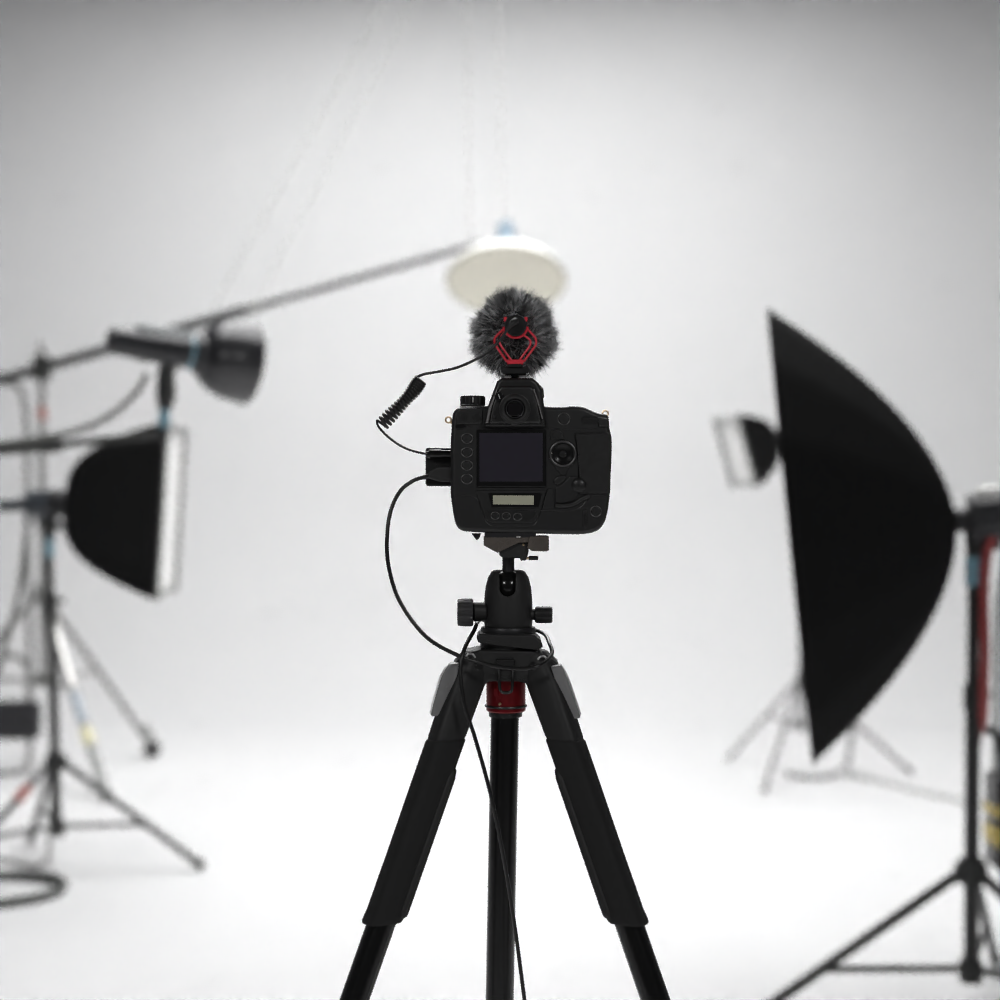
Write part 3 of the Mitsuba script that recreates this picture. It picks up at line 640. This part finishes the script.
cg = tube(spline([at(1012, 520, 4.5), at(999, 600, 4.5), at(997, 700, 4.5), at(996, 800, 4.5), at(1004, 880, 4.5), at(1040, 960, 4.5), at(1080, 998, 4.55)], 8), 0.008, 12)
single('grey_cable', cg, CABLEGREY, 'grey cable hanging at the right edge behind the right stand', 'cable')
pk = thing('power_pack', 'black and yellow power pack hanging at the right edge by the stand', 'power pack')
pc = at(1022, 820, 4.4)
part(pk, 'case', rbox(pc, (0.085, 0.06, 0.125), 0.015), PLASTIC)
for dz, hz_ in ((0.03, 0.018), (-0.035, 0.03)):
    part(pk, 'yellow_band', rbox(pc + [0, 0, dz], (0.087, 0.062, hz_), 0.012), YELLOW)
part(pk, 'strap', tube(spline([pc + [-0.05, 0, 0.12], at(1000, 740, 4.36), at(980, 728, 4.29), at(1000, 735, 4.42), pc + [0.05, 0, 0.12]], 8), 0.008, 10), FABRIC)

# --- small softbox at the back right
DS = 8.12
stx = at(801, 500, DS)[0]
ax_s = unit([-0.94, -0.20, -0.27])
fc_s = at(734, 452, DS - 0.1)
apex_s = fc_s - ax_s * 0.22
softbox('small square softbox with white front far behind the large softbox', apex_s, ax_s, [0, 0, 1], 0.20, 0.17, 0.175, 0.4, 4, lip_m=LIP, lip=0.02, r0=0.05)
sp_s = np.array([stx, DS, apex_s[2] - 0.02])
strobe('flash head behind the small far softbox', apex_s - ax_s * 0.039, ax_s, 0.26, 0.05, HEAD, sp=sp_s, drop=0.06)
light_stand('far black light stand of the small softbox with legs showing below the large one', (stx, DS), sp_s[2] - 0.045, 2, 0.475, 0.26, 0.55, r=0.0115, joints=(0.9,))
def floor_pt(px, py, r=0.006):
    d = F * (H - r) / (py - 500)
    return at(px, py, d)
single('floor_cable', tube(spline([at(850, 705, 8.1), at(852, 730, 8.0), floor_pt(846, 765), floor_pt(832, 776), floor_pt(812, 778), floor_pt(786, 775)], 8), 0.012, 10), CABLEBLACK, 'dark cable lying in a hook under the far small softbox', 'cable')
single('floor_cable', tube(spline([floor_pt(832, 773), floor_pt(870, 780), floor_pt(920, 792), floor_pt(970, 803), floor_pt(1040, 815)], 8), 0.010, 10), CABLEPALE, 'pale cable running over the floor towards the right stand', 'cable')

# --- left softbox, strobe, stand
DL = 6.1
xl = at(57, 500, DL)[0]
ax_l = unit([0.985, 0.055, -0.06])
apex_l = at(66, 504, DL)
softbox('black square softbox with white front on the left stand', apex_l, ax_l, [0, 0, 1], 0.372, 0.25, 0.314, 0.36, 4, lip_m=LIP, lip=0.016, r0=0.05)
sp_l = at(50, 545, DL)
strobe('slim dark flash head behind the left softbox', apex_l - ax_l * 0.039, unit([0.99, 0.03, 0.05]), 0.205, 0.050, HEADGREY, sp=sp_l, drop=0.12, taper=0.45, cr=0.016)
tL, axL, legsL = light_stand('black light stand carrying the left softbox, legs spread on the floor', (at(58.5, 500, DL)[0], DL), sp_l[2] - 0.045, -4, H - (762 - 500) / F * DL, H - (826 - 500) / F * DL, 0.54, (-0.03, 0), 0.018, joints=(0.98,))
g, p, q = legsL[2]
part(g, 'red_tape', rod(p + (q - p) * 0.19, p + (q - p) * 0.31, 0.0175), REDTAPE, label='red tape round the leg')

# --- head with the bowl reflector on a level arm
DB = 5.0
tip = at(163, 436, DB)
hb = at(122, 352, DB)
axb = unit([0.84, 0.53, -0.11])
th_ = thing('strobe_light', 'black flash head with round bowl reflector on the level arm', 'studio light')
nk = at(196, 354, DB)
part(th_, 'housing', lathe([(0.0001, -0.27), (0.030, -0.27), (0.041, -0.255), (0.043, -0.18), (0.040, -0.165), (0.046, -0.15), (0.049, -0.02), (0.045, 0), (0.0001, 0)], nk, axb, 36), HEAD)
part(th_, 'top_highlight', rbox(nk - axb * 0.1 + [0, 0, 0.05], (0.085, 0.02, 0.012), 0.006, np.array([axb, unit(np.cross([0, 0, 1], axb)), [0, 0, 1]])), HIGHGREY)  # light grey bar painted in as the highlight on top of the head
part(th_, 'cyan_ring', rod(nk - axb * 0.028, nk - axb * 0.020, 0.0505, n=36), CYAN)
part(th_, 'reflector', lathe([(0.040, -0.01), (0.057, 0.0), (0.060, 0.012), (0.074, 0.022), (0.092, 0.040), (0.107, 0.065), (0.118, 0.095), (0.125, 0.13), (0.1285, 0.160), (0.131, 0.168), (0.127, 0.170), (0.121, 0.13), (0.114, 0.095), (0.103, 0.067), (0.088, 0.044), (0.07, 0.028), (0.05, 0.02)], nk, axb, 56), BOWL, 40, 'black bowl reflector')
part(th_, 'tilt_bracket', tube([nk - axb * 0.075 + [0, 0, -0.03], at(166, 372, DB - 0.02), at(166, 394, DB - 0.01), at(165, 408, DB)], [0.024, 0.026, 0.030, 0.022], 16), STAND)
part(th_, 'cyan_collar', rod(at(164.5, 408, DB), at(163.5, 427, DB), 0.017, n=24), CYAN)
kb = part(th_, 'tilt_knob', rod(at(140, 357, DB - 0.055), at(146, 357, DB - 0.02), 0.018), SILVER)
arm_m = thing('side_boom', 'black stand outside the left edge with a level arm reaching under the reflector head', 'boom stand')
e0, e1, e2 = at(-215, 468, DB), at(55, 445, DB), at(168, 434, DB)
part(arm_m, 'arm', rod(e0 - (e2 - e0) * 0.15, e1, 0.017), STAND)
part(arm_m, 'arm', rod(e1 - (e2 - e0) * 0.05, e2, 0.0115), STAND)
part(arm_m, 'joint', rod(e1 - unit(e2 - e0) * 0.04, e1 + unit(e2 - e0) * 0.02, 0.022), STAND)
part(arm_m, 'spigot', rod(e2 - [0.012, 0, 0.02], e2 + [-0.012, 0, 0.02], 0.012), STAND)
part(arm_m, 'pole', rod([e0[0], DB, 0.12], [e0[0], DB, e0[2] + 0.04], 0.018), STAND)
part(arm_m, 'clamp', rbox(e0, (0.035, 0.04, 0.04), 0.008), STAND)
for k in range(3):
    a = math.radians(100 + 120 * k)
    part(arm_m, 'leg', rod([e0[0], DB, 0.45], [e0[0] + 0.45 * math.cos(a), DB + 0.45 * math.sin(a), 0.012], 0.013), STAND)
cb = tube(spline([at(147, 374, DB - 0.02), at(138, 390, DB - 0.02), at(118, 410, DB - 0.03), at(90, 426, DB - 0.04), at(50, 437, DB - 0.045), at(0, 444, DB - 0.045), at(-70, 452, DB - 0.045), at(-160, 500, DB - 0.1), at(-185, 640, DB - 0.1), at(-190, 850, DB - 0.1), floor_pt(-200, 965)], 8), 0.0095, 12)
single('head_cable', cb, CABLEGREY, 'grey power cable drooping from the reflector head to the left edge', 'cable')

# --- boom stand with the beauty dish
DM = 8.3
xm = at(42, 500, DM)[0]
bm = thing('boom_stand', 'tall grey boom stand at far left whose long arm holds the round white dish', 'boom stand')
pv = at(42, 368, DM)
part(bm, 'pole', rod([xm, DM, 0.45], [xm, DM, 1.25], 0.0145), STEEL)
part(bm, 'pole', rod([xm, DM, 1.2], [xm, DM, pv[2]], 0.0165), STEEL)
part(bm, 'joint', rod([xm, DM, 1.21], [xm, DM, 1.28], 0.027), STAND)
part(bm, 'red_joint', rod([xm, DM, at(0, 420, DM)[2]], [xm, DM, at(0, 407, DM)[2]], 0.022), mat('faded_red', (0.35, 0.13, 0.10), 0.5))
part(bm, 'pivot', rbox(pv, (0.04, 0.045, 0.06), 0.012), STAND)
part(bm, 'pivot_knob', rod(pv + [0, 0, 0.05], pv + [-0.01, 0, 0.13], 0.012), STEEL)
te = at(478, 244, DM + 0.03)
dirb = unit(te - pv)
part(bm, 'arm', rod(pv - dirb * 0.85, pv + dirb * 1.1, 0.026), DARKMETAL)
part(bm, 'arm', rod(pv + dirb * 1.0, te, 0.0165), DARKMETAL)
part(bm, 'arm_joint', rod(pv + dirb * 1.05, pv + dirb * 1.14, 0.026), STEEL)
part(bm, 'counterweight', rod(pv - dirb * 0.85, pv - dirb * 0.62, 0.075), STAND)
part(bm, 'collar', rod([xm, DM, 0.84], [xm, DM, 0.93], 0.036), STEEL)
part(bm, 'hub', rod([xm, DM, 0.42], [xm, DM, 0.49], 0.034), STEEL)
feet = [floor_pt(107, 798, 0.02), floor_pt(152, 747, 0.06), np.array([xm - 0.82, DM, 0.02])]
bl = []
for k, q in enumerate(feet):
    p = np.array([xm, DM, 0.89])
    g = part(bm, 'leg', rod(p, q, 0.0155), STEEL)
    part(g, 'brace', rod([xm, DM, 0.455], p + (q - p) * 0.5, 0.009), STEEL)
    bl.append((g, p, q))
g, p, q = bl[0]
s = lambda py: (py - 592) / (798 - 592)
part(g, 'silver_sleeve', rod(p + (q - p) * 0.13, p + (q - p) * 0.50, 0.034, 0.030), SILVER, label='bright silver sleeve')  # silver metal section, lighter and thicker than the steel leg
part(g, 'blue_sleeve', rod(p + (q - p) * 0.52, p + (q - p) * 0.66, 0.022), mat('blue_grey', (0.42, 0.48, 0.54), 0.5))
part(g, 'yellow_tape', rod(p + (q - p) * 0.69, p + (q - p) * 0.76, 0.027), mat('pale_yellow', (0.80, 0.76, 0.50), 0.6), label='pale yellow tape')
part(g, 'pale_end', rod(p + (q - p) * 0.78, q, 0.022), CABLEPALE)
part(g, 'foot', rod(q - [0, 0, 0.015], q + [0, 0, 0.03], 0.028), CABLEPALE)
g, p, q = bl[1]
part(g, 'caster_fork', rod(q + [-0.05, 0, 0.11], q + [0.0, 0, 0.02], 0.034, 0.026), CABLEPALE)
part(g, 'caster_wheel', rod(q + [0.0, -0.02, -0.008], q + [0.0, 0.02, -0.008], 0.043, n=28), DARKMETAL)
dn = unit([0.0, -0.45, -0.89])
dc = at(506, 281, DM + 0.03)
dish = thing('beauty_dish', 'round white dish with beige cover hanging from the long boom arm', 'beauty dish')
part(dish, 'bowl', lathe([(0.292, 0.0), (0.297, -0.006), (0.294, -0.02), (0.27, -0.055), (0.22, -0.095), (0.15, -0.125), (0.085, -0.14), (0.078, -0.165), (0.0001, -0.165)][::-1], dc, dn, 64), WHITEPAINT, 40)
part(dish, 'cover', lathe([(0.289, -0.004), (0.287, 0.004), (0.2, 0.014), (0.0001, 0.02)], dc, dn, 64), SOCK, 40, 'beige cloth cover')
part(dish, 'rim', tube([dc + 0.294 * (math.cos(a) * frame(dn)[0] + math.sin(a) * frame(dn)[1]) for a in np.linspace(0, 2 * np.pi, 72, endpoint=False)], 0.008, 8, True), mat('dish_rim', (0.45, 0.44, 0.36), 0.5))
dh = strobe('blue grey flash head on top of the round white dish', dc - dn * 0.172, dn, 0.17, 0.055, mat('blue_shell', (0.17, 0.24, 0.30), 0.4), sp=None)
part(bm, 'end_bracket', rod(te - dirb * 0.03, dc - dn * 0.22 + np.array([-0.05, 0, 0]), 0.02), DARKMETAL)

# --- black bag, hanging and lying cables at the left
bag = thing('sandbag', 'black bag hanging by a strap at the left edge', 'bag')
bc = at(4, 720, 8.15)
part(bag, 'body', rbox(bc, (0.175, 0.06, 0.093), 0.03), mat('bag_black', (0.02, 0.02, 0.023), 0.6))
part(bag, 'strap', tube(spline([bc + [-0.12, 0, 0.085], at(-8, 668, 8.2), at(10, 655, 8.22), at(28, 668, 8.2), bc + [0.12, 0, 0.085]], 8), 0.014, 10), CABLEGREY)
single('hanging_cable', tube(spline([at(6, 384, 8.35), at(20, 388, 8.38), at(27, 430, 8.4), at(27, 520, 8.4), at(29, 620, 8.4), at(30, 700, 8.4), at(29, 760, 8.4), floor_pt(20, 772), floor_pt(-40, 778)], 8), 0.013, 10), CABLEGREY, 'grey cable hanging straight down from the long boom at far left', 'cable')
single('hanging_cable', tube(spline([at(30, 512, 6.2), at(26, 540, 6.25), at(22, 575, 6.25), at(14, 615, 6.3), at(4, 650, 6.3), at(-15, 720, 6.3), at(-30, 800, 6.3), floor_pt(-60, 862)], 8), 0.011, 10), CABLEGREY, 'grey cable falling from the left flash head to the left edge', 'cable')
lp = []
for k in range(60):
    a = 2 * np.pi * k / 24 + 0.5
    rr = 0.235 - 0.03 * math.sin(k * 0.23)
    lp.append([at(-14, 893, 5.72)[0] + rr * math.cos(a) * 1.0, 5.72 + rr * math.sin(a) * 0.9, 0.011 + 0.012 * (0.5 + 0.5 * math.sin(k * 0.31))])
single('coiled_cable', tube(spline(lp, 3), 0.0105, 10), mat('cable_dark', (0.05, 0.055, 0.05), 0.5), 'dark cable coiled on the floor at the lower left edge', 'cable')
single('small_cable', tube(spline([at(52, 790, 6.02), at(50, 830, 5.98), floor_pt(48, 858, 0.008), floor_pt(36, 866, 0.008), floor_pt(15, 862, 0.008), floor_pt(-20, 856, 0.008)], 8), 0.007, 10), CABLEGREY, 'thin cable hanging from the left stand to the floor', 'cable')
# --- thin rods added to imitate soft shadow streaks on the upper wall
for (x0, y0, x1, y1, said) in ((464, -190, 470, 248, 'left of the two added thin rods imitating upright shadow streaks above the round white dish'), (493, -190, 503, 222, 'right of the two added thin rods imitating upright shadow streaks above the round white dish'),
                               (452, -120, 214, 307, 'left of the two added thin rods imitating slanting shadow streaks above the long boom arm'), (474, -120, 262, 292, 'right of the two added thin rods imitating slanting shadow streaks above the long boom arm')):
    single('shadow_streak', rod(at(x0, y0, DM + (0.05 if x1 > 400 else 0.45)), at(x1, y1, DM + 0.04), 0.0022, n=8), STREAKPALE, said, 'shade_streak', group='thin rods added to imitate wall shadow streaks')
